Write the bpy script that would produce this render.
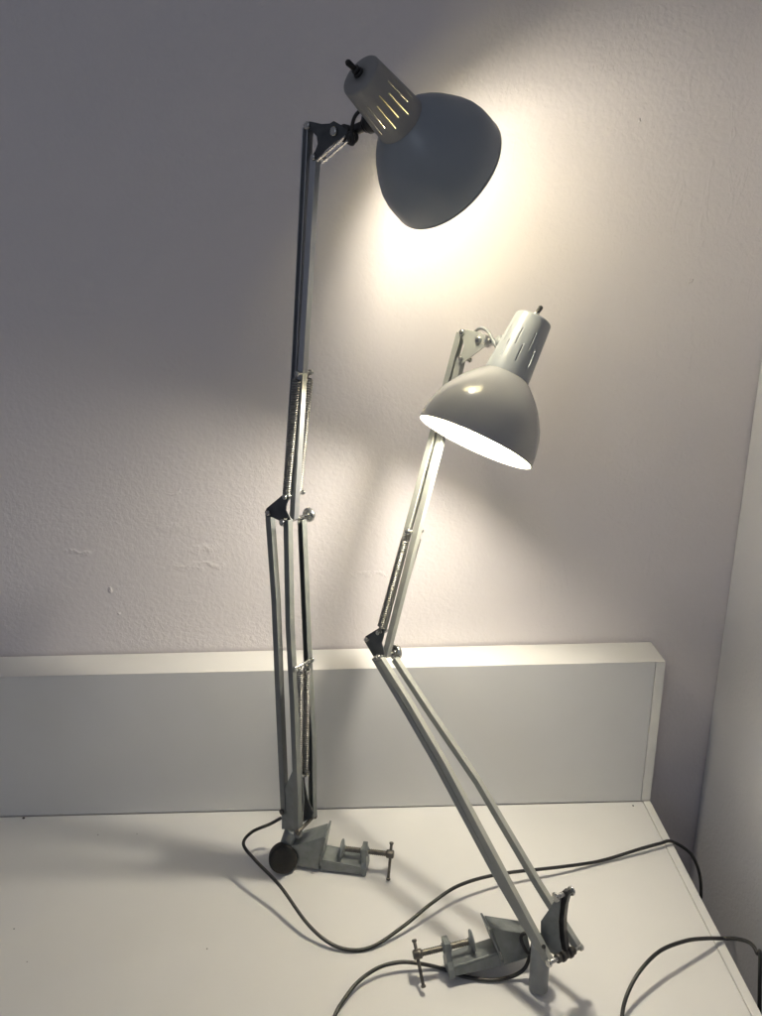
import bpy, bmesh, math, random
from mathutils import Vector, Matrix
from math import sin, cos, pi, radians, sqrt
random.seed(7)
V = Vector
for o in list(bpy.data.objects): bpy.data.objects.remove(o)
scn = bpy.context.scene
COL = scn.collection

# ------------------------------------------------------------------ camera
FL, PITCH, YAW, ROLL, CH, CD = 745.0, 0.315693, 0.0079293, -0.0189834, 0.964322, 1.15
CAM = V((0, -CD, CH))
_f = V((sin(YAW)*cos(PITCH), cos(YAW)*cos(PITCH), -sin(PITCH)))
_r0 = V((cos(YAW), -sin(YAW), 0)); _u0 = _r0.cross(_f)
_r = _r0*cos(ROLL) + _u0*sin(ROLL); _u = -_r0*sin(ROLL) + _u0*cos(ROLL)
cd = bpy.data.cameras.new("camera"); cam = bpy.data.objects.new("camera", cd); COL.objects.link(cam)
cam.matrix_world = Matrix((( _r.x, _u.x, -_f.x, CAM.x), (_r.y, _u.y, -_f.y, CAM.y), (_r.z, _u.z, -_f.z, CAM.z), (0, 0, 0, 1)))
cd.sensor_fit = 'VERTICAL'; cd.sensor_height = 36; cd.sensor_width = 27; cd.lens = FL/1016*36
cd.clip_start = 0.02; cd.clip_end = 50
scn.camera = cam
scn.render.resolution_x = 768; scn.render.resolution_y = 1024

# ------------------------------------------------------------------ world, window light, exposure
w = bpy.data.worlds.new("World"); scn.world = w; w.use_nodes = True
bg = w.node_tree.nodes['Background']; bg.inputs[0].default_value = (0.83, 0.85, 1.0, 1); bg.inputs[1].default_value = 0.128
def area(name, loc, target, sx, sy, power, color):
    l = bpy.data.lights.new(name, 'AREA'); l.shape = 'RECTANGLE'; l.size = sx; l.size_y = sy
    l.energy = power; l.color = color
    o = bpy.data.objects.new(name, l); COL.objects.link(o); o.location = loc
    o.rotation_euler = (V(target)-V(loc)).to_track_quat('-Z', 'Y').to_euler(); return o
area("window_light", (-1.5, -3.2, 1.9), (0.1, 0, 0.6), 0.9, 1.3, 5, (0.72, 0.84, 1.0))
scn.view_settings.view_transform = 'Standard'; scn.view_settings.look = 'None'
scn.view_settings.exposure = 0.2; scn.view_settings.gamma = 1
BULB1, BULB2 = 265.0, 370.0

# ------------------------------------------------------------------ helpers: where things stand
def ray(x, y):
    return (_f*FL + _r*(x-381) - _u*(y-508)).normalized()
def atY(x, y, Y): d = ray(x, y); return CAM + d*((Y-CAM.y)/d.y)
def atX(x, y, X): d = ray(x, y); return CAM + d*((X-CAM.x)/d.x)
def atZ(x, y, Z=0.0): d = ray(x, y); return CAM + d*((Z-CAM.z)/d.z)
def atD(x, y, z): d = ray(x, y); return CAM + d*(z/d.dot(_f))
def atPl(x, y, B, n): d = ray(x, y); return CAM + d*((B-CAM).dot(n)/d.dot(n))
def px_axis(x, y, dx, dy, tilt):
    """world direction that runs (dx,dy) in the picture at (x,y) and leans 'tilt' away from the viewer"""
    v = ray(x, y); t = ray(x+dx, y+dy)-v; t -= v*t.dot(v); t.normalize()
    return (t*cos(tilt)+v*sin(tilt)).normalized()

# ------------------------------------------------------------------ materials
def mat(name, col, rough=.5, metal=0., noise=0., nscale=20., bump=0., bscale=200., coat=0., rvar=0.):
    m = bpy.data.materials.new(name); m.use_nodes = True; nt = m.node_tree; N = nt.nodes; L = nt.links
    b = N['Principled BSDF']; b.inputs['Base Color'].default_value = (*col, 1)
    b.inputs['Roughness'].default_value = rough; b.inputs['Metallic'].default_value = metal
    b.inputs['Coat Weight'].default_value = coat
    tc = N.new('ShaderNodeTexCoord')
    if noise:
        n = N.new('ShaderNodeTexNoise'); n.inputs['Scale'].default_value = nscale; n.inputs['Detail'].default_value = 6
        L.new(tc.outputs['Object'], n.inputs['Vector'])
        r = N.new('ShaderNodeValToRGB'); r.color_ramp.elements[0].position = .3; r.color_ramp.elements[1].position = .7
        r.color_ramp.elements[0].color = (*[c*(1-noise) for c in col], 1); r.color_ramp.elements[1].color = (*[min(1, c*(1+noise)) for c in col], 1)
        L.new(n.outputs['Fac'], r.inputs['Fac']); L.new(r.outputs['Color'], b.inputs['Base Color'])
    if rvar:
        n = N.new('ShaderNodeTexNoise'); n.inputs['Scale'].default_value = nscale*1.7; n.inputs['Detail'].default_value = 5
        L.new(tc.outputs['Object'], n.inputs['Vector'])
        mr = N.new('ShaderNodeMapRange'); mr.inputs[1].default_value = .3; mr.inputs[2].default_value = .7
        mr.inputs[3].default_value = max(.02, rough-rvar); mr.inputs[4].default_value = rough+rvar
        L.new(n.outputs['Fac'], mr.inputs[0]); L.new(mr.outputs[0], b.inputs['Roughness'])
    if bump:
        n = N.new('ShaderNodeTexNoise'); n.inputs['Scale'].default_value = bscale; n.inputs['Detail'].default_value = 4
        L.new(tc.outputs['Object'], n.inputs['Vector'])
        bp = N.new('ShaderNodeBump'); bp.inputs['Strength'].default_value = bump; bp.inputs['Distance'].default_value = .002
        L.new(n.outputs['Fac'], bp.inputs['Height']); L.new(bp.outputs['Normal'], b.inputs['Normal'])
    return m
M = {}
M['enamel'] = mat('grey_enamel', (.26, .275, .28), .38, .0, .10, 40, .06, 260, rvar=.06)
M['enamel_pale'] = mat('pale_grey_enamel', (.36, .37, .36), .34, .0, .06, 30, .04, 200, rvar=.05)
M['cast'] = mat('grey_cast_clamp', (.19, .208, .212), .42, .3, .18, 60, .15, 300, rvar=.12)
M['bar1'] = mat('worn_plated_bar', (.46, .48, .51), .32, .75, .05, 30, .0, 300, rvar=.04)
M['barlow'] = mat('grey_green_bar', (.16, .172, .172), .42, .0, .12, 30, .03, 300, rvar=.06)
M['bar2'] = mat('grey_lacquered_bar', (.29, .30, .285), .44, .0, .06, 30, .03, 300, rvar=.06)
M['shade1'] = mat('blue_grey_enamel', (.28, .31, .34), .32, .0, .015, 9, 0, 120, rvar=.03)
M['neck1'] = mat('taupe_grey_enamel', (.265, .265, .26), .42, .0, .08, 40, .04, 240)
M['shade2'] = mat('light_grey_enamel', (.40, .40, .385), .18, .0, .015, 9, 0, 120, coat=.3)
M['neck2'] = mat('light_grey_neck', (.36, .385, .39), .33, .0, .05, 30, .03, 200)
M['white_in'] = mat('white_reflector', (.72, .68, .50), .5)
M['steel'] = mat('steel', (.55, .55, .53), .28, 1., .2, 90, .1, 400, rvar=.1)
M['spring'] = mat('spring_steel', (.27, .27, .265), .36, .9, .15, 120)
M['dark'] = mat('dark_steel', (.05, .05, .052), .38, .6, .3, 80, .1, 300)
M['plate1'] = mat('black_plate', (.075, .082, .09), .4, .3, .25, 60, .06, 300)
M['rust'] = mat('aged_screw', (.12, .112, .10), .45, .7, .3, 150, .2, 500)
M['rubber'] = mat('black_bakelite', (.011, .0105, .010), .62, 0, .2, 60, .1, 300)
M['cable'] = mat('black_cable', (.014, .014, .015), .42, 0, .2, 40, .05, 300)
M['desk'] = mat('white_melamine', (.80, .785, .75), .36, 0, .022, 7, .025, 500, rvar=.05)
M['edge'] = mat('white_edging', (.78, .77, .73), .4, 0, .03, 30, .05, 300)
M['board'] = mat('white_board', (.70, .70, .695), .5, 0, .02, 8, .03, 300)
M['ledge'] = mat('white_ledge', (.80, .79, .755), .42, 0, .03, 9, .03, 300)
M['floor'] = mat('floor', (.25, .22, .2), .5, 0, .15, 6)
M['dirt'] = mat('dark_crumb', (.05, .04, .035), .9)
def emis(name, col, s):
    m = bpy.data.materials.new(name); m.use_nodes = True; b = m.node_tree.nodes['Principled BSDF']
    b.inputs['Base Color'].default_value = (1, 1, 1, 1); b.inputs['Emission Color'].default_value = (*col, 1)
    b.inputs['Emission Strength'].default_value = s; return m
M['bulb1'] = emis('lit_bulb', (1., .925, .79), BULB1)
M['bulb2'] = emis('bright_lit_bulb', (1., .925, .79), BULB2)

def wall_material(name, col, scars=()):
    m = bpy.data.materials.new(name); m.use_nodes = True; nt = m.node_tree; N = nt.nodes; L = nt.links
    b = N['Principled BSDF']; b.inputs['Roughness'].default_value = .62
    tc = N.new('ShaderNodeTexCoord')
    def noise(sc, det=4, dist=0., rough=.5, st=None):
        n = N.new('ShaderNodeTexNoise'); n.inputs['Scale'].default_value = sc; n.inputs['Detail'].default_value = det
        n.inputs['Distortion'].default_value = dist; n.inputs['Roughness'].default_value = rough
        if st:
            mp = N.new('ShaderNodeMapping'); mp.inputs['Scale'].default_value = st; L.new(tc.outputs['Object'], mp.inputs['Vector']); L.new(mp.outputs['Vector'], n.inputs['Vector'])
        else: L.new(tc.outputs['Object'], n.inputs['Vector'])
        return n
    def math_(op, a, c):
        x = N.new('ShaderNodeMath'); x.operation = op
        for i, s in enumerate((a, c)):
            if isinstance(s, (int, float)): x.inputs[i].default_value = s
            else: L.new(s, x.inputs[i])
        return x.outputs[0]
    stain = noise(2.2, 5, .3)
    r = N.new('ShaderNodeValToRGB'); r.color_ramp.elements[0].position = .3; r.color_ramp.elements[1].position = .72
    r.color_ramp.elements[0].color = (*[c*.955 for c in col], 1); r.color_ramp.elements[1].color = (*[c*1.03 for c in col], 1)
    L.new(stain.outputs['Fac'], r.inputs['Fac']); L.new(r.outputs['Color'], b.inputs['Base Color'])
    fine = noise(150, 3, .4)                        # rolled-paint orange peel
    mid = noise(38, 4, .6)
    ridges = noise(26, 6, 1.2, .65, (1, 1, .35))        # trowel marks
    patch = noise(3.2, 3, .2)
    vary = N.new('ShaderNodeMapRange'); vary.inputs[1].default_value = .38; vary.inputs[2].default_value = .6; vary.inputs[3].default_value = .45; vary.inputs[4].default_value = 1.1
    L.new(noise(2.7, 3, .4).outputs['Fac'], vary.inputs[0])
    pm = N.new('ShaderNodeMapRange'); pm.inputs[1].default_value = .54; pm.inputs[2].default_value = .68
    L.new(patch.outputs['Fac'], pm.inputs[0])
    rr = N.new('ShaderNodeMapRange'); rr.inputs[1].default_value = .56; rr.inputs[2].default_value = .66; L.new(ridges.outputs['Fac'], rr.inputs[0])
    h = math_('ADD', math_('MULTIPLY', math_('MULTIPLY', fine.outputs['Fac'], .95), vary.outputs[0]), math_('MULTIPLY', mid.outputs['Fac'], .6))
    h = math_('ADD', h, math_('MULTIPLY', math_('MULTIPLY', rr.outputs[0], pm.outputs[0]), .45))
    crag = noise(110, 5, 1.2, .6)
    wob = noise(32, 3, .5); wv = N.new('ShaderNodeVectorMath'); wv.operation = 'MULTIPLY_ADD'
    wv.inputs[1].default_value = (.05, 0, .05); L.new(wob.outputs['Color'], wv.inputs[0]); L.new(tc.outputs['Object'], wv.inputs[2])
    for (sx, sz, rx, rz, k) in scars:
        mp = N.new('ShaderNodeMapping'); mp.inputs['Location'].default_value = (-(sx+.025)/rx, 0, -(sz+.025)/rz); mp.inputs['Scale'].default_value = (1/rx, 0, 1/rz)
        L.new(wv.outputs['Vector'], mp.inputs['Vector'])
        ln = N.new('ShaderNodeVectorMath'); ln.operation = 'LENGTH'; L.new(mp.outputs['Vector'], ln.inputs[0])
        mr = N.new('ShaderNodeMapRange'); mr.interpolation_type = 'SMOOTHSTEP'; mr.inputs[1].default_value = 1; mr.inputs[2].default_value = .1; L.new(ln.outputs['Value'], mr.inputs[0])
        h = math_('ADD', h, math_('MULTIPLY', math_('MULTIPLY', mr.outputs[0], crag.outputs['Fac']), k))
    h = math_('ADD', h, math_('MULTIPLY', noise(5, 3).outputs['Fac'], 2.0))
    bp = N.new('ShaderNodeBump'); bp.inputs['Strength'].default_value = .55; bp.inputs['Distance'].default_value = .0022
    L.new(h, bp.inputs['Height']); L.new(bp.outputs['Normal'], b.inputs['Normal'])
    return m
SC = []
for (x_, y_, rx_, rz_, k_) in [(78, 551, .035, .007, 3.2), (172, 527, .045, .016, 1.6), (205, 549, .04, .014, 2.6), (190, 568, .05, .012, 2.0), (212, 566, .03, .008, 2.4), (175, 491, .02, .005, 2.6), (110, 592, .005, .004, 5), (122, 613, .006, .005, 5), (190, 605, .03, .025, 1.0),
                               (600, 60, .05, .03, 1.4), (640, 125, .004, .004, 5), (690, 278, .004, .004, 5), (520, 90, .08, .03, 1.0), (600, 520, .06, .03, .9), (370, 575, .05, .005, 1.6), (85, 315, .05, .006, 1.2)]:
    p_ = atY(x_, y_, .0774); SC.append((p_.x-(-3.2+.6366+.2)/2, p_.z+.75, rx_, rz_, k_*.75))
M['wall'] = wall_material('painted_plaster', (.75, .71, .715), SC)
M['wall_side'] = wall_material('painted_plaster_side', (.74, .735, .75))

# ------------------------------------------------------------------ mesh helpers
class MB:
    """collects shapes in world coordinates and links them as one mesh object"""
    def __init__(s): s.bm = bmesh.new(); s.mi = 0
    def _face(s, vs, smooth=False):
        try: f = s.bm.faces.new(vs)
        except ValueError: return
        f.material_index = s.mi; f.smooth = smooth; return f
    def box(s, c, ex, ey, ez, sx, sy, sz):
        c = V(c); vs = []
        for i in (-1, 1):
            for j in (-1, 1):
                for k in (-1, 1): vs.append(s.bm.verts.new(c + ex*(i*sx/2) + ey*(j*sy/2) + ez*(k*sz/2)))
        for q in ((0,1,3,2), (4,6,7,5), (0,4,5,1), (2,3,7,6), (0,2,6,4), (1,5,7,3)): s._face([vs[i] for i in q])
        return s
    def abox(s, x0, x1, y0, y1, z0, z1):
        return s.box(((x0+x1)/2, (y0+y1)/2, (z0+z1)/2), V((1,0,0)), V((0,1,0)), V((0,0,1)), x1-x0, y1-y0, z1-z0)
    def bar(s, a, b, n, wd, th):
        """straight bar from a to b: th along n, wd across"""
        z = (b-a); l = z.length; z = z.normalized(); y = (n-z*n.dot(z)).normalized(); x = y.cross(z)
        return s.box((a+b)/2, x, y, z, wd, th, l)
    def channel(s, pts, n, wd, th, t=.0014, side=1):
        """U-section strip through pts (open side towards side*n)"""
        rings = []
        for i, p in enumerate(pts):
            z = ((pts[min(i+1, len(pts)-1)])-(pts[max(i-1, 0)])).normalized()
            y = (n-z*n.dot(z)).normalized()*side; x = y.cross(z)
            prof = [(-wd/2, -th/2), (wd/2, -th/2), (wd/2, th/2), (wd/2-t, th/2), (wd/2-t, -th/2+t), (-wd/2+t, -th/2+t), (-wd/2+t, th/2), (-wd/2, th/2)]
            rings.append([s.bm.verts.new(p + x*a + y*b) for a, b in prof])
        for A, B in zip(rings, rings[1:]):
            for i in range(8): s._face([A[i], A[(i+1) % 8], B[(i+1) % 8], B[i]])
        for Rg in (rings[0], rings[-1]):
            for q in ((0,1,4,5), (1,2,3,4), (0,5,6,7)): s._face([Rg[i] for i in q])
        return s
    def prism(s, poly, n, th):
        """flat plate: 3-D outline poly, thickness th centred on it along n"""
        A = [s.bm.verts.new(p-n*th/2) for p in poly]; B = [s.bm.verts.new(p+n*th/2) for p in poly]
        s._face(A[::-1]); s._face(B)
        for i in range(len(poly)):
            j = (i+1) % len(poly); s._face([A[i], A[j], B[j], B[i]])
        return s
    def lathe(s, O, a, prof, seg=24, smooth=True, closed=False, cap=True, mats=None):
        """prof: (radius, height along a)"""
        a = a.normalized(); x = a.orthogonal().normalized(); y = a.cross(x)
        rings = []
        for r, h in prof:
            rings.append([s.bm.verts.new(O + a*h + x*(max(r, 1e-5)*cos(2*pi*k/seg)) + y*(max(r, 1e-5)*sin(2*pi*k/seg))) for k in range(seg)])
        n = len(rings); rng = range(n if closed else n-1)
        for i in rng:
            A, B = rings[i], rings[(i+1) % n]
            if mats: s.mi = mats[i]
            for k in range(seg): s._face([A[k], A[(k+1) % seg], B[(k+1) % seg], B[k]], smooth)
        if cap and not closed:
            s._face(rings[0][::-1]); s._face(rings[-1])
        return s
    def cyl(s, a, b, r, seg=16, bev=None):
        l = (b-a).length; e = min(r*.15, l*.2) if bev is None else bev
        return s.lathe(a, b-a, [(r-e, 0), (r, e), (r, l-e), (r-e, l)], seg)
    def tube(s, pts, r, seg=8, cap=True):
        rings = []; x = None
        for i, p in enumerate(pts):
            z = (pts[min(i+1, len(pts)-1)]-pts[max(i-1, 0)]).normalized()
            if x is None: x = z.orthogonal().normalized()
            x = (x-z*x.dot(z)).normalized(); y = z.cross(x)
            rings.append([s.bm.verts.new(p + x*(r*cos(2*pi*k/seg)) + y*(r*sin(2*pi*k/seg))) for k in range(seg)])
        for A, B in zip(rings, rings[1:]):
            for k in range(seg): s._face([A[k], A[(k+1) % seg], B[(k+1) % seg], B[k]], True)
        if cap: s._face(rings[0][::-1]); s._face(rings[-1])
        return s
    def helix(s, a, b, R, r, pitch, hook=.008, seg=5, per=14):
        z = (b-a); l = z.length; z.normalize(); x = z.orthogonal().normalized(); y = z.cross(x)
        l0, l1 = hook, l-hook; n = int((l1-l0)/pitch*per); pts = [a]
        pts += [a+z*(hook*.5)+x*R*.3]
        for i in range(n+1):
            t = 2*pi*i/per; pts.append(a + z*(l0+(l1-l0)*i/n) + x*(R*cos(t)) + y*(R*sin(t)))
        pts += [b-z*(hook*.5)+x*R*.3, b]
        s.tube(pts, r, seg)
        s.tube([a + x*(.003*cos(t*pi/5)) + z*(.003*sin(t*pi/5)) for t in range(11)], r, seg)
        s.tube([b + x*(.003*cos(t*pi/5)) + z*(.003*sin(t*pi/5)) for t in range(11)], r, seg)
        return s
    def build(s, name, m, parent=None, bevel=0., solid=0.):
        bm = s.bm; bmesh.ops.recalc_face_normals(bm, faces=bm.faces)
        off = V((0, 0, 0))
        q = parent
        while q is not None: off += q.location; q = q.parent
        if parent is None:
            cs = [v.co for v in bm.verts]; base = V(((min(c.x for c in cs)+max(c.x for c in cs))/2, (min(c.y for c in cs)+max(c.y for c in cs))/2, min(c.z for c in cs))); off = base
        bmesh.ops.translate(bm, verts=bm.verts, vec=-off)
        me = bpy.data.meshes.new(name); bm.to_mesh(me); bm.free()
        for mm in (m if isinstance(m, (list, tuple)) else [m]): me.materials.append(M[mm])
        o = bpy.data.objects.new(name, me); COL.objects.link(o); o.parent = parent
        if parent is None: o.location = off
        if solid:
            md = o.modifiers.new('s', 'SOLIDIFY'); md.thickness = solid; md.offset = -1
        if bevel:
            md = o.modifiers.new('b', 'BEVEL'); md.width = bevel; md.segments = 2; md.limit_method = 'ANGLE'; md.angle_limit = radians(40)
        return o
def thing(name, label, cat, loc, group=None):
    o = bpy.data.objects.new(name, None); COL.objects.link(o); o.location = loc; o.empty_display_size = .05
    o['label'] = label; o['category'] = cat
    if group: o['group'] = group
    return o
def tag(o, label=None, cat=None, kind=None, group=None):
    for k, v in (('label', label), ('category', cat), ('kind', kind), ('group', group)):
        if v: o[k] = v
    return o
def smooth_path(P, n=10):
    out = []
    Q = [P[0]*2-P[1]] + list(P) + [P[-1]*2-P[-2]]
    for i in range(1, len(Q)-2):
        a, b, c, d = Q[i-1], Q[i], Q[i+1], Q[i+2]
        for k in range(n):
            t = k/n
            out.append(.5*((2*b) + (c-a)*t + (2*a-5*b+4*c-d)*t*t + (3*b-a-3*c+d)*t**3))
    out.append(P[-1]); return out

X, Y, Z = V((1,0,0)), V((0,1,0)), V((0,0,1))
# ------------------------------------------------------------------ setting
PH, PT, XR, XW = .2943, .0734, .5028, .6366      # ledge height and depth, desk's right edge, side wall
WY = PT+.004
tag(MB().abox(-3.2, XW+.2, WY, WY+.15, -.75, 2.6).build('wall', 'wall'), 'off white painted plaster wall behind the desk', 'wall', 'structure')
tag(MB().abox(XW, XW+.15, -2.6, WY-.002, -.75, 2.6).build('wall', 'wall_side'), 'side wall meeting the back wall at the right of the desk', 'wall', 'structure')
tag(MB().abox(-3.2, XW+.2, -4, WY+.15, -.80, -.754).build('floor', 'floor'), 'floor below the desk', 'floor', 'structure')

desk = thing('desk', 'white desk with a raised boxed ledge along the wall', 'desk', (0, -.5, -.75))
MB().abox(-1.5, XR-.0145, -.98, -.001, -.028, 0).build('desk_top', 'desk', desk, bevel=.0008)
MB().abox(XR-.0135, XR, -.981, -.001, -.029, .0012).build('edge_strip', 'edge', desk, bevel=.0012)
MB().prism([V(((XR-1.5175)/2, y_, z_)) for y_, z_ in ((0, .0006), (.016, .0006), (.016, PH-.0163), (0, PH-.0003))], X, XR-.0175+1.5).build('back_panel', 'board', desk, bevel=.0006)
MB().prism([V((XR-.00825, y_, z_)) for y_, z_ in ((-.001, .0018), (PT-.002, .0018), (PT-.002, PH-.0165), (.016, PH-.0165), (-.001, PH+.0004))], X, .0165).build('side_panel', 'edge', desk, bevel=.001)
MB().prism([V(((XR-1.5)/2, y_, z_)) for y_, z_ in ((0.0002, PH), (.0158, PH-.0155), (PT-.001, PH-.0155), (PT-.001, PH))], X, XR+1.5).build('ledge_board', 'ledge', desk, bevel=.001)
for lx in (-1.45, XR-.04):
    for ly in (-.94, -.06):
        MB().abox(lx-.02, lx+.02, ly-.02, ly+.02, -.754, -.0285).build('leg', 'edge', desk, bevel=.002)
# crumbs lying on the desk
CR = [(27, 813, .0022), (633, 806, .0016), (14, 929, .0009), (207, 949, .0009), (98, 835, .0008), (137, 834, .0007), (27, 962, .0007)]
for (x, y, r) in CR:
    p = atZ(x, y, 0); p.y = min(p.y, -.006)
    m = MB(); m.lathe(p+V((0, 0, .0001)), Z+V((.2, .1, 0)), [(r*.7, 0), (r*1.2, r*.3), (r*.8, r*.8), (r*.2, r)], 7, smooth=False)
    tag(m.build('crumb', 'dirt'), {27: 'largest dark crumb at the foot of the ledge, far left', 633: 'dark crumb by the right corner of the ledge foot'}.get(x if y < 820 else 0, 'tiny dark speck lying loose on the white desk top'), 'crumb',
        group='tiny specks on the desk' if (y > 820) else None)

# ------------------------------------------------------------------ lamps
RS = 1.0
def head(root, O, a, Rr, lid, attach, wallside, sm, nm, tilt_rot):
    """O rim centre, a axis pointing out of the mouth, Rr rim radius"""
    u = -a
    outer = [(1., 0), (1.0, .035), (.992, .14), (.972, .28), (.935, .43), (.885, .57), (.808, .71), (.725, .84), (.635, .955), (.54, 1.055), (.46, 1.13), (.40, 1.185), (.372, 1.205)]
    if lid == 1: outer = [(1., 0), (1.0, .06), (.998, .17), (.985, .31), (.95, .45), (.892, .58), (.818, .71), (.738, .84), (.65, .955), (.553, 1.055), (.467, 1.13), (.40, 1.185), (.372, 1.205)]
    t = .0012/Rr*1.2
    inner = [(r-t*1.2, max(h, .0)-(t if i > 3 else 0)) for i, (r, h) in enumerate(outer)][::-1]
    prof = [(r*Rr, h*Rr) for r, h in outer+inner]
    m = MB(); k = len(outer)
    mats = [0]*(k-1) + [0] + [1]*(k-1) + [0]
    m.lathe(O, u, prof, 96, closed=True, mats=mats)
    sh = m.build('shade', [sm, 'white_in'], root)
    MB().lathe(O, u, [(Rr*.990, -.0008), (Rr*1.004, -.0004), (Rr*1.006, .0008), (Rr*1.001, .0016), (Rr*.990, .0010)], 96, closed=True).build('rim_bead', sm, sh)
    # neck housing with rows of slots
    m = MB(); seg = 162; x = u.orthogonal().normalized(); y = u.cross(x)
    H0, H1 = 1.19*Rr, (2.09 if lid == 1 else 2.20)*Rr; L = H1-H0
    rows = 60; rings = []; hs = []
    def rad(q): return Rr*(.385-.075*q)
    for i in range(rows+1):
        q = i/rows; rings.append([m.bm.verts.new(O + u*(H0+L*q) + x*(rad(q)*cos(2*pi*k/seg)) + y*(rad(q)*sin(2*pi*k/seg))) for k in range(seg)])
    for i in range(rows):
        q = (i+.5)/rows
        for k in range(seg):
            if lid == 1: A = k % 18 == 0 and .20 < q < .66; B = k % 18 == 9 and .30 < q < .76
            else: A = k % 18 == 0 and .45 < q < .75; B = k % 18 == 9 and .20 < q < .50
            if A or B: continue
            m._face([rings[i][k], rings[i][(k+1) % seg], rings[i+1][(k+1) % seg], rings[i+1][k]], True)
    prev = rings[-1]
    for (dr, dh) in ((.985, .012), (.955, .026), (.90, .036), (.80, .042), (.12, .046)):
        rg = [m.bm.verts.new(O + u*(H1+dh*Rr) + x*(rad(1)*dr*cos(2*pi*k/seg)) + y*(rad(1)*dr*sin(2*pi*k/seg))) for k in range(seg)]
        for k in range(seg): m._face([prev[k], prev[(k+1) % seg], rg[(k+1) % seg], rg[k]], True)
        prev = rg
    nk = m.build('neck_housing', [nm, 'white_in' if lid == 1 else 'dark'], root, solid=.0011)  # slot glow and shade put into the lining colour
    nk.modifiers['s'].material_offset = 1; nk.modifiers['s'].material_offset_rim = 0
    top = O + u*(H1+.046*Rr)
    MB().cyl(top-u*.002, top+u*.0035, .0062, 6).lathe(top+u*.0035, u, [(.0048, 0), (.0048, .004), (.0036, .0045)], 16).build('switch_collar', 'dark' if lid == 1 else 'steel', nk)
    sd = (u+x*.25).normalized() if lid == 2 else (u + ray(355, 65)*-.15 + _r*-.15).normalized()
    MB().lathe(top+u*.006, sd, [(.0026, 0), (.0030, .004), (.0034, .012), (.0022, .014)], 14).build('switch_lever', 'rubber' if lid == 1 else 'dark', nk)
    # lamp holder and lit bulb
    hd = MB().lathe(O, u, [(.0150, 1.02*Rr), (.0165, 1.05*Rr), (.0165, 1.3*Rr), (.0135, 1.34*Rr), (.0135, 1.6*Rr), (.010, 1.65*Rr)], 32).build('lamp_holder', 'white_in' if lid == 1 else 'rubber', nk)  # holder whitened to add to the glow behind the tall lamp's slots
    bl = [(.0001, .36), (.007, .37), (.0125, .41), (.0175, .50), (.019, .60), (.018, .70), (.0155, .82), (.0155, .94), (.0135, 1.03)]
    bl = [(r_*.8, h*.9+.02) for r_, h in bl] if lid == 1 else [(r_*1.35, .16+(h-.36)*1.3) for r_, h in bl]
    MB().lathe(O, u, [(r, h*Rr) for r, h in bl], 32, cap=False).build('bulb', 'bulb%d' % lid, root)
    return nk

def clamp(root, O, ex, ey, ez, thr, w_, L_, hj, hb, apex, mt, zscrew=.036):
    """O back jaw corner on the bridge; ex along bridge, ey across, ez the way the jaws stand"""
    def W(x_, y_, z_): return O + ex*x_ + ey*y_ + ez*z_
    m = MB(); t = .0032
    # bridge: channel of base strip and two flanges
    m.prism([W(.001, 0, hb), W(L_, 0, hb*.72), W(L_, w_, hb*.72), W(.001, w_, hb)], ez, t)
    for yy in (t/2, w_-t/2):
        m.prism([W(-.002, yy, -.001), W(L_-.001, yy, .001), W(L_-.001, yy, hb*.72-t/2), W(-.002, yy, hb-t/2)], ey, t-.0004)
    bridge = m.build('clamp_bridge', mt, root, bevel=.0007)
    # back jaw plate, and the wedge-shaped web running down to the post
    m = MB(); jx = .012
    m.prism([W(-.0035, -.001, hb*.4), W(-.0035, w_+.001, hb*.4), W(jx-.0035, w_+.004, hj), W(jx-.0035, -.004, hj)], ex, t)
    for yy in (.002, w_-.002):
        m.prism([W(-.0055, yy, -.001), W(-.0055, yy, hb*.5), W(jx-.0065, yy, hj*.97), W(apex[0], yy, apex[1]), W(apex[0]-.002, yy, .002)], ey, t)
    m.prism([W(jx-.0065, .002, hj*.95), W(jx-.0065, w_-.002, hj*.95), W(apex[0], w_-.002, apex[1]-.001), W(apex[0], .002, apex[1]-.001)], ez, t*.8)
    m.build('clamp_jaw', mt, root, bevel=.0007)
    # front jaw with threaded hole boss
    m = MB(); y0, y1 = w_*.5-.011, w_*.5+.011
    m.prism([W(L_+.0035, -.0005, -.0015), W(L_+.0035, w_+.0005, -.0015), W(L_+.0035, w_, hb*.6), W(L_+.0035, y1, hb), W(L_+.0035, y1-.001, zscrew+.011), W(L_+.0035, y0+.001, zscrew+.011), W(L_+.0035, y0, hb), W(L_+.0035, 0, hb*.6)], ex, .0085)
    zs = zscrew
    m.cyl(W(L_-.003, w_/2, zs), W(L_+.010, w_/2, zs), .0075, 20)
    m.build('clamp_end', mt, root, bevel=.0008)
    # screw
    m = MB(); a = W(L_*.52, w_/2, zs); b = W(L_+.040, w_/2, zs)
    l = (b-a).length; prof = []; n = int(l/.0016)
    for i in range(n+1):
        prof.append((.0046 if i % 2 else .0038, l*i/n))
    prof += [(.0062, l), (.0066, l+.002), (.0066, l+.011), (.005, l+.0125)]
    m.lathe(a, (b-a), prof, 18)
    sc = m.build('clamp_screw', 'rust', root)
    MB().lathe(a-ex*.004, ex, [(.0145, 0), (.0155, .001), (.0150, .0024), (.006, .0045), (.005, .007)], 28).build('pressure_pad', mt, sc)
    hc = b+ex*.0068
    MB().cyl(hc-thr*.018, hc+thr*.040, .0024, 12).lathe(hc-thr*.019, thr, [(.0025, 0), (.0036, .001), (.0036, .003), (.0025, .004)], 12).lathe(hc+thr*.037, thr, [(.0025, 0), (.0036, .001), (.0036, .003), (.0025, .004)], 12).build('screw_handle', 'steel' if mt == 'cast' and L_ > .2 else 'rust', sc)
    return bridge

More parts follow.
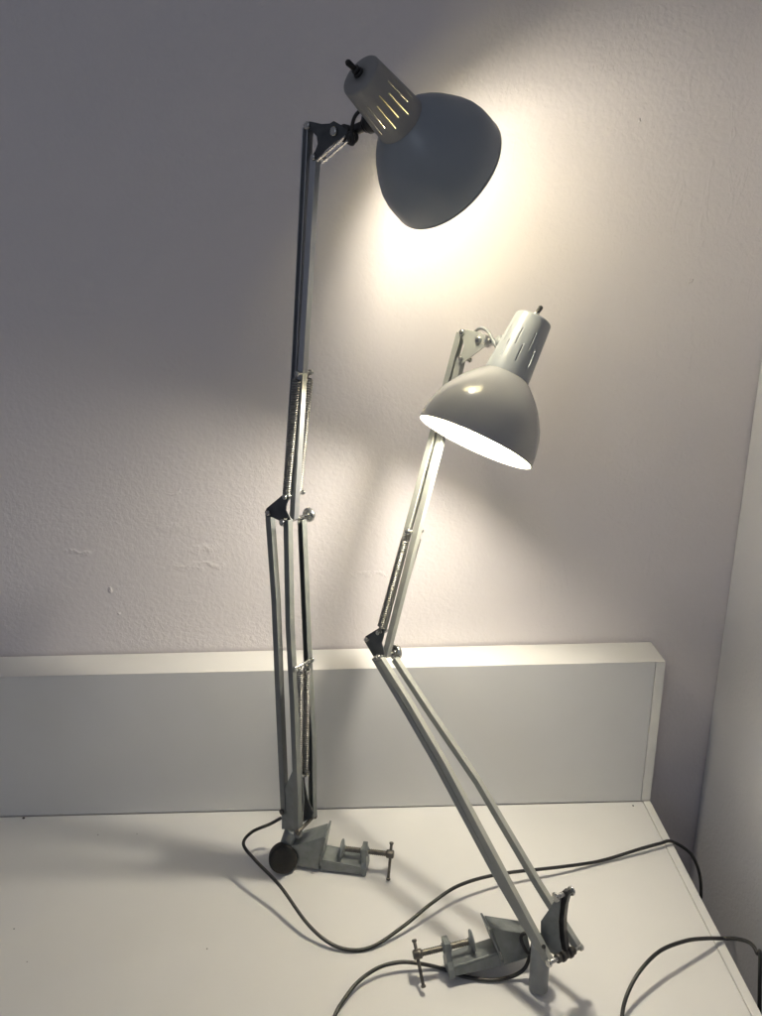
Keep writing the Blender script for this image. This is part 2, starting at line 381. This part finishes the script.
def bolt(root, p, n, l=.0, r=.0045, mt='steel', name='bolt'):
    """hex head on the near side of p"""
    m = MB(); m.lathe(p, -n, [(r*1.25, 0), (r*1.25, .0006), (r, .0008), (r, .0032), (r*.8, .0038)], 12, smooth=False)
    return m.build(name, mt, root)
def pin(root, p, n, a, b, r=.0028, mt='steel', name='pivot_pin'):
    m = MB(); m.cyl(p+n*a, p+n*b, r, 14)
    m.lathe(p+n*a, n, [(r*1.2, -.0026), (r*1.75, -.0020), (r*1.75, .0004), (r, .0006)], 14)
    m.lathe(p+n*b, n, [(r, -.0006), (r*1.75, -.0004), (r*1.75, .0020), (r*1.2, .0026)], 14)
    return m.build(name, mt, root)
def pinf(root, x, y, a, b, **k):
    return pin(root, on(x, y, a) - n*a, n, a, b, **k)
def pin2(root, p, q, r=.0030, mt='steel', name='pivot_pin'):
    d = (q-p); return pin(root, p, d.normalized(), 0, d.length, r, mt, name)
def bent(a, b, n, amt, k=6, q0=.3):
    """points of a strip that bows by amt along n between its ends"""
    return [a.lerp(b, i/k)+n*(amt*sin(pi*i/k)) for i in range(k+1)]

# ================================================================== LAMP ONE (tall, dark shade)
b0 = atZ(283, 868, 0)
L1 = thing('desk_lamp', 'tall upright spring-arm lamp on the left, dark blue-grey shade aimed at the wall', 'desk lamp', b0, 'clamp-on desk lamps')
n = V((.65, .76, -.045)).normalized()
B = atY(294, 826, b0.y+.012)
w2 = .018
def on(x, y, off=0.): return atPl(x, y, B+n*off, n)
Bf, Br = on(298, 836, -w2), on(313, 816, w2)
Ef, Er = on(288, 519, -w2), on(302, 519, w2)
E = on(294.5, 519, 0)
plA, plU = on(268.5, 513, -.009), on(285, 496, -.009)
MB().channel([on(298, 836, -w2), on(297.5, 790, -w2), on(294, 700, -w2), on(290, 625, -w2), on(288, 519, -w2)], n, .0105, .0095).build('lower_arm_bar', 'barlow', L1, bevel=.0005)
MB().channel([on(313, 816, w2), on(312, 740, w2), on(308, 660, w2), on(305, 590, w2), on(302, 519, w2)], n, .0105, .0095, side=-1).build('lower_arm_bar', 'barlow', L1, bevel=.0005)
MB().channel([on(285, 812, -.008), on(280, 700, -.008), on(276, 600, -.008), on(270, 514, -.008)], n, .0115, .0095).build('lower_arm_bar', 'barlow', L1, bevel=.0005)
# elbow plates
for off in (-.0145, .0145):
    P = [(265, 512), (267, 508), (282, 495.5), (287, 494.5), (290, 497), (287, 504), (286, 510), (289, 515), (291, 519), (289, 523), (285, 523), (272, 517), (267, 517)]
    MB().prism([on(x, y, off) for x, y in P], n, .0016).build('elbow_plate', 'plate1', L1, bevel=.0003)
pin(L1, E, n, -.0240, .024)
MB().lathe(E+n*.026, n, [(.004, 0), (.0100, .0006), (.0108, .002), (.0108, .006), (.0095, .0075)], 28).build('tension_nut', 'steel', L1)
pinf(L1, 268.5, 513, -.0165, .015, r=.0022); pinf(L1, 285, 497, -.0175, .0175, r=.0022)
# upper arm
MB().channel([on(294, 518), on(301, 400), on(315.5, 156)], n, .0100, .0095).build('upper_arm_bar', 'bar1', L1, bevel=.0005)
MB().channel([on(287, 499, -.001), on(296, 370, -.001), on(308, 128, -.001)], n, .0095, .0105, side=-1).build('upper_arm_bar', 'bar1', L1, bevel=.0005)
pin(L1, on(303.8, 373, 0), n, -.0125, .0125, r=.0022, name='spring_rod')
for off in (-.0118, .0118):
    MB().helix(on(303.5, 373)+n*off, on(292, 497)+n*off, .0048, .0013, .0035).build('spring', 'spring', L1)
# lower springs
rod = on(303, 664, 0); pin(L1, rod, n, -.018, .018, r=.0026, name='spring_rod')
for off in (-.008, .007):
    MB().helix(on(303.5, 666)+n*off, on(302, 777)+n*off, .0050, .0014, .0036).build('spring', 'spring', L1)
# base bracket
P = [(282, 829), (282, 795), (287, 784), (293, 770), (300, 765), (303, 782), (304, 800), (302, 829)]
MB().prism([on(x, y, -.010) for x, y in P], n, .0018).build('base_bracket', 'cast', L1, bevel=.0004)
P = [(300, 768), (304, 766), (304.5, 783), (308, 800), (314, 813), (311, 818), (303, 822), (295, 829), (300, 805)]
MB().prism([on(x, y, .008) for x, y in P], n, .0018).build('base_bracket', 'plate1', L1, bevel=.0004)
pin2(L1, on(298, 832, -w2-.006), on(314, 816, w2+.006), mt='rust'); pin(L1, on(302, 776, 0), n, -.013, .012)
pinf(L1, 282, 812, -.0150, .012, mt='rust')
# swivel post and black tightening knob
kc = atY(283, 853.5, b0.y-.004); kn = (CAM-kc); kn.z *= .35; kn.normalize()
kc.z = .0245
MB().lathe(kc-kn*.012, kn, [(.020, 0), (.0235, .002), (.0242, .006), (.0242, .017), (.0232, .0198), (.0212, .0210), (.0150, .0214), (.002, .0215)], 40).build('knob', 'rubber', L1)
pt = on(293, 829, 0)
MB().cyl(kc-kn*.022+Z*-.008, pt+Z*.002, .0125, 24).build('swivel_post', 'cast', L1)
MB().cyl(kc-kn*.030-Z*.002, kc-kn*.006, .011, 24).build('knob_stem', 'dark', L1)
c0 = atZ(322, 870, .004); c1 = atZ(370, 876, .004); ex = (c1-c0); ex.normalize()
ey = Z.cross(ex); 
hd_ = (V((-.12, -.45, -.9))).normalized()
clamp(L1, c0, ex, ey, Z, hd_, .034, .067, .070, .020, (-.060, .036), 'cast', .034)
# head
ax1 = px_axis(424, 150, .660, .751, radians(33.5))
R1 = .079
O1 = atD(445.6, 172.3, FL*R1/63.4)
nk1 = head(L1, O1, ax1, R1, 1, None, None, 'shade1', 'neck1', 0)
T = on(311, 140, 0)
for off in (-.0085, .0085):
    P = [(303.5, 125), (306, 121.5), (311, 121.5), (322, 124), (330, 123.5), (334, 121), (341, 125), (347, 130.5), (348, 134), (344, 138), (335, 142), (325, 151), (318, 160), (313, 161), (311.5, 157), (315.5, 151), (318, 144), (317, 136.5), (313, 132), (305.5, 129)]
    MB().prism([on(x, y, off) for x, y in P], n, .0014).build('head_plate', 'plate1', L1, bevel=.0003)
pinf(L1, 307.5, 125.5, -.0095, .0095, r=.0026); pinf(L1, 334, 131.5, -.010, .010, r=.0030); pinf(L1, 313.5, 157, -.0095, .0095, r=.0020)
for dx in (0, 4.5):
    MB().bar(on(317+dx, 161+dx*.5, -.009), on(346+dx, 136+dx*.6, -.009), n, .0014, .0035).build('head_link', 'steel', L1)
nb = O1 - ax1*(1.42*R1)       # point on the neck's axis where the boss sits
jt = on(348, 133, 0)
side = (jt-nb); side -= ax1*side.dot(ax1); side.normalize()
bs = nb + side*.024
MB().cyl(bs, bs+side*.012, .0115, 24).cyl(bs+side*.011, bs+side*.016, .008, 20).build('neck_boss', 'dark', nk1)
MB().cyl(bs+side*.012, jt, .0062, 16).lathe(jt, n, [(.004, -.009), (.0085, -.008), (.0085, .008), (.004, .009)], 20).build('knuckle', 'dark', L1)
q = on(352, 137, -.006)
MB().lathe(q, V((.3, -.8, -.3)).normalized(), [(.0055, -.004), (.007, -.002), (.007, .004), (.004, .005)], 18).build('wing_nut', 'dark', L1)
cp = [bs+side*.002+V((-.004, -.012, .016)), (bs+q)/2+V((-.008, -.012, .012)), q+V((0, -.008, .006)), q+V((.001, -.004, -.008)), jt+V((-.01, .01, -.006)), on(322, 152, .012), on(314, 180, .009), on(306, 330, .009)]
MB().tube(smooth_path(cp, 8), .0022, 8).build('head_cable', 'cable', L1)
# power cable
cp = [on(281, 818, .004), atZ(270, 824, .058), atZ(252, 832, .060), atZ(243.5, 844, .059), atZ(255, 860, .053), atZ(280, 886, .041), atZ(306, 922, .022), atZ(328, 942, .009), atZ(350, 950, .0035),
      atZ(374, 946, .004), atZ(405, 925, .014), atZ(432, 903, .024), atZ(460, 885, .028), atZ(500, 874, .024), atZ(560, 867, .014), atZ(600, 861, .006), atZ(640, 849, .010), atZ(660, 843.5, .010)]
e = atX(676, 843, XR+.004); cp.append(V((XR-.004, e.y, .009))); cp += [atX(690, 853, XR+.03), atX(699, 872, XR+.045), atX(701, 895, XR+.048), atX(698, 930, XR+.05), V((XR+.06, -.2, -.7))]
MB().tube(smooth_path(cp, 10), .0027, 10).build('power_cable', 'cable', L1)

# ================================================================== LAMP TWO (lower, pale shade, lit mouth in view)
b0 = atZ(538, 989, 0)
L2 = thing('desk_lamp', 'shorter leaning spring-arm lamp with a pale grey shade whose bright white mouth faces down', 'desk lamp', b0, 'clamp-on desk lamps')
n = V((.68, .72, -.20)).normalized()
B = atY(549, 958, b0.y-.004)
def on(x, y, off=0.): return atPl(x, y, B+n*off, n)
wb, we = .022, .012
MB().channel([on(549, 961, -wb), on(505, 878, -wb*.9), on(445, 765, -we*1.25), on(407, 700, -we*1.15), on(381, 659, -we)], n, .0105, .0095).build('lower_arm_bar', 'bar2', L2, bevel=.0005)
MB().channel([on(540, 948, -wb*.7), on(497, 874, -wb*.7), on(438, 764, -we*.9), on(401, 700, -we*.9), on(375, 657, -we)], n, .0095, .0095).build('lower_arm_bar', 'bar2', L2, bevel=.0005)
MB().channel([on(577, 946, wb), on(538, 884, wb), on(478, 782, we*1.7), on(430, 712, we*1.3), on(395, 659, we)], n, .0100, .0095).build('lower_arm_bar', 'bar2', L2, bevel=.0005)
for off in (-.0085, .0085):
    P = [(364, 640), (366, 636), (380, 627.5), (385, 629), (384, 636), (382, 643), (384, 650), (385, 657), (379, 661), (374, 657)]
    MB().prism([on(x, y, off) for x, y in P], n, .0016).build('elbow_plate', 'plate1', L2, bevel=.0003)
E = on(386, 655, 0)
pin(L2, E, n, -.018, .018, mt='steel')
MB().lathe(E+n*.019, n, [(.004, 0), (.0115, .0006), (.0125, .002), (.0125, .006), (.011, .0075)], 28).build('tension_nut', 'steel', L2)
pinf(L2, 366.5, 639.5, -.0095, .0095, r=.0020); pin(L2, on(385, 631), n, -.0165, .0165, r=.0020); pinf(L2, 376, 658, -.019, .012, r=.0022)
MB().channel([on(386, 656), on(417, 532), on(461.5, 358)], n, .0105, .0095).build('upper_arm_bar', 'bar2', L2, bevel=.0005)
MB().channel([on(382, 632, -.001), on(409, 526, -.001), on(461, 333, -.001)], n, .0095, .0100).build('upper_arm_bar', 'bar2', L2, bevel=.0005)
pin(L2, on(414, 531), n, -.0155, .0155, r=.0030, name='spring_rod')
for off in (-.0155, .0155):
    MB().helix(on(412.5, 534)+n*off, on(386, 630)+n*off, .0050, .0013, .0032).build('spring', 'spring', L2)
# base bracket
P = [(541,921),(550,908),(557,896),(561,896),(560,908),(558.5,922),(559.5,938),(562,951),(555,955),(548,951),(541,935)]
MB().prism([on(x, y, -.009) for x, y in P], n, .0018).build('base_bracket', 'cast', L2, bevel=.0004)
P = [(561,893),(564,889.5),(569,890),(570,894),(567,905),(565.5,918),(565.5,930),(568,949),(563,953),(559.5,938),(558.5,922),(560,906)]
MB().prism([on(x, y, .003) for x, y in P], n, .010).build('bracket_cam', 'dark', L2, bevel=.0008)
pin2(L2, on(556, 897, -.013), on(571, 891, .013), r=.0036)
pa_, pb_ = on(549, 963, -wb-.008), on(580, 947, wb+.007)
pin2(L2, pa_, pb_, r=.0030)
m = MB(); pd = (pb_-pa_)
for f0, f1, r in ((.24, .36, .0058), (.38, .47, .0072), (.49, .60, .0058), (.61, .70, .0072), (.71, .80, .0056)): m.cyl(pa_+pd*f0, pa_+pd*f1, r, 20)
m.build('spacer', 'rust', L2)
# post standing on the desk
post = b0.copy(); ptop = atY(541, 944, b0.y+.012)
pa = (ptop-post).normalized()
MB().lathe(post+Z*.001, pa, [(.0120, 0), (.0132, .0015), (.0132, (ptop-post).length-.004), (.0118, (ptop-post).length)], 32).build('swivel_post', 'enamel', L2)
MB().cyl(ptop-pa*.002, ptop+pa*.012, .0075, 20).build('pivot_stub', 'rust', L2)
ez = V((.10, .30, .95)).normalized()
c0 = atZ(500, 966, .018); c1 = atZ(440, 981, .012); ex = (c1-c0).normalized(); ez = (ez-ex*ez.dot(ex)).normalized(); ey = ex.cross(ez)
if ey.y < 0: ey = -ey
clamp(L2, c0, ex, ey, ez, V((.16, -.62, -.60)).normalized(), .034, .066, .058, .019, (-.046, .036), 'cast', .034)
# head
ax2 = px_axis(490, 410, -.43, .90, radians(-11))
R2 = .0825
O2 = atD(474.8, 442.5, FL*R2/61.5)
nk2 = head(L2, O2, ax2, R2, 2, None, None, 'shade2', 'neck2', 0)
for off in (-.0085, .0085):
    P = [(458.5, 332), (461, 329), (466, 329.5), (475, 331.5), (481, 332), (485, 336), (485, 342), (481, 347), (471, 354), (463, 362), (459, 362), (458, 358), (462, 353), (464, 346), (463, 339), (459.5, 336)]
    MB().prism([on(x, y, off) for x, y in P], n, .0014).build('head_plate', 'bar2', L2, bevel=.0003)
pinf(L2, 462, 332.5, -.0095, .0095, r=.0024); pinf(L2, 478.5, 340, -.010, .010, r=.0028); pinf(L2, 460.5, 358.5, -.0125, .0095, r=.0020)
MB().bar(on(461, 362, -.0105), on(484, 345, -.0105), n, .006, .0022).build('head_link', 'bar2', L2)
nb = O2 - ax2*(1.72*R2); jt = on(485, 341, 0)
side = (jt-nb); side -= ax2*side.dot(ax2); side.normalize(); bs = nb+side*.026
MB().cyl(bs, bs+side*.010, .0105, 24).cyl(bs+side*.009, bs+side*.014, .008, 20).build('neck_boss', 'enamel', nk2)
MB().cyl(bs+side*.010, jt, .0055, 16).lathe(jt, n, [(.004, -.009), (.0085, -.008), (.0085, .008), (.004, .009)], 20).build('knuckle', 'steel', L2)
cp = [bs+V((-.004, -.004, -.012)), (bs+jt)/2+V((0, -.012, -.004)), jt+V((.004, -.006, .012)), jt+V((-.004, .004, .017)), on(476, 331, .012), on(466, 345, .012), on(455, 380, .009)]
MB().tube(smooth_path(cp, 8), .0024, 8).build('head_cable', 'enamel', L2)
# power cable: from the bracket, under the clamp, over the desk to the front
cp = [on(546, 944, -.02)+V((-.004, -.004, 0)), atZ(538, 951, .040), atZ(529, 953, .042), atZ(524, 947, .052), atZ(521, 937, .062), atZ(526, 933, .068), atZ(533, 938, .058), atZ(530, 955, .036), atZ(524, 969, .016), atZ(510, 977, .006), atZ(490, 980, .0035), atZ(462, 976, .0035),
      atZ(440, 968, .0035), atZ(416, 963, .012), atZ(398, 962.5, .015), atZ(378, 968, .014), atZ(358, 982, .010), atZ(343, 1001, .006), atZ(334, 1018, .0032), atZ(326, 1050, .003), atZ(330, 1100, .003)]
MB().tube(smooth_path(cp, 10), .0027, 10).build('power_cable', 'cable', L2)

# ------------------------------------------------------------------ third stretch of cable at the right
cp = [atZ(632, 1100, .003), atZ(623, 1050, .003), atZ(622, 1018, .008), atZ(627, 995, .020), atZ(640, 971, .032), atZ(660, 951, .038), atZ(685, 941, .032)]
e = atX(722, 938, XR-.004); cp += [atZ(705, 938.5, .020), V((XR-.004, e.y, .008)), atX(737, 939, XR+.012), atX(750, 943, XR+.022), atX(757, 953, XR+.024), atX(760, 970, XR+.022), V((XR+.02, -.42, -.25)), V((XR+.03, -.40, -.70))]
tag(MB().tube(smooth_path(cp, 10), .0027, 10).build('cable', 'cable'), 'loose black cable arching over the right edge of the white desk', 'cable')
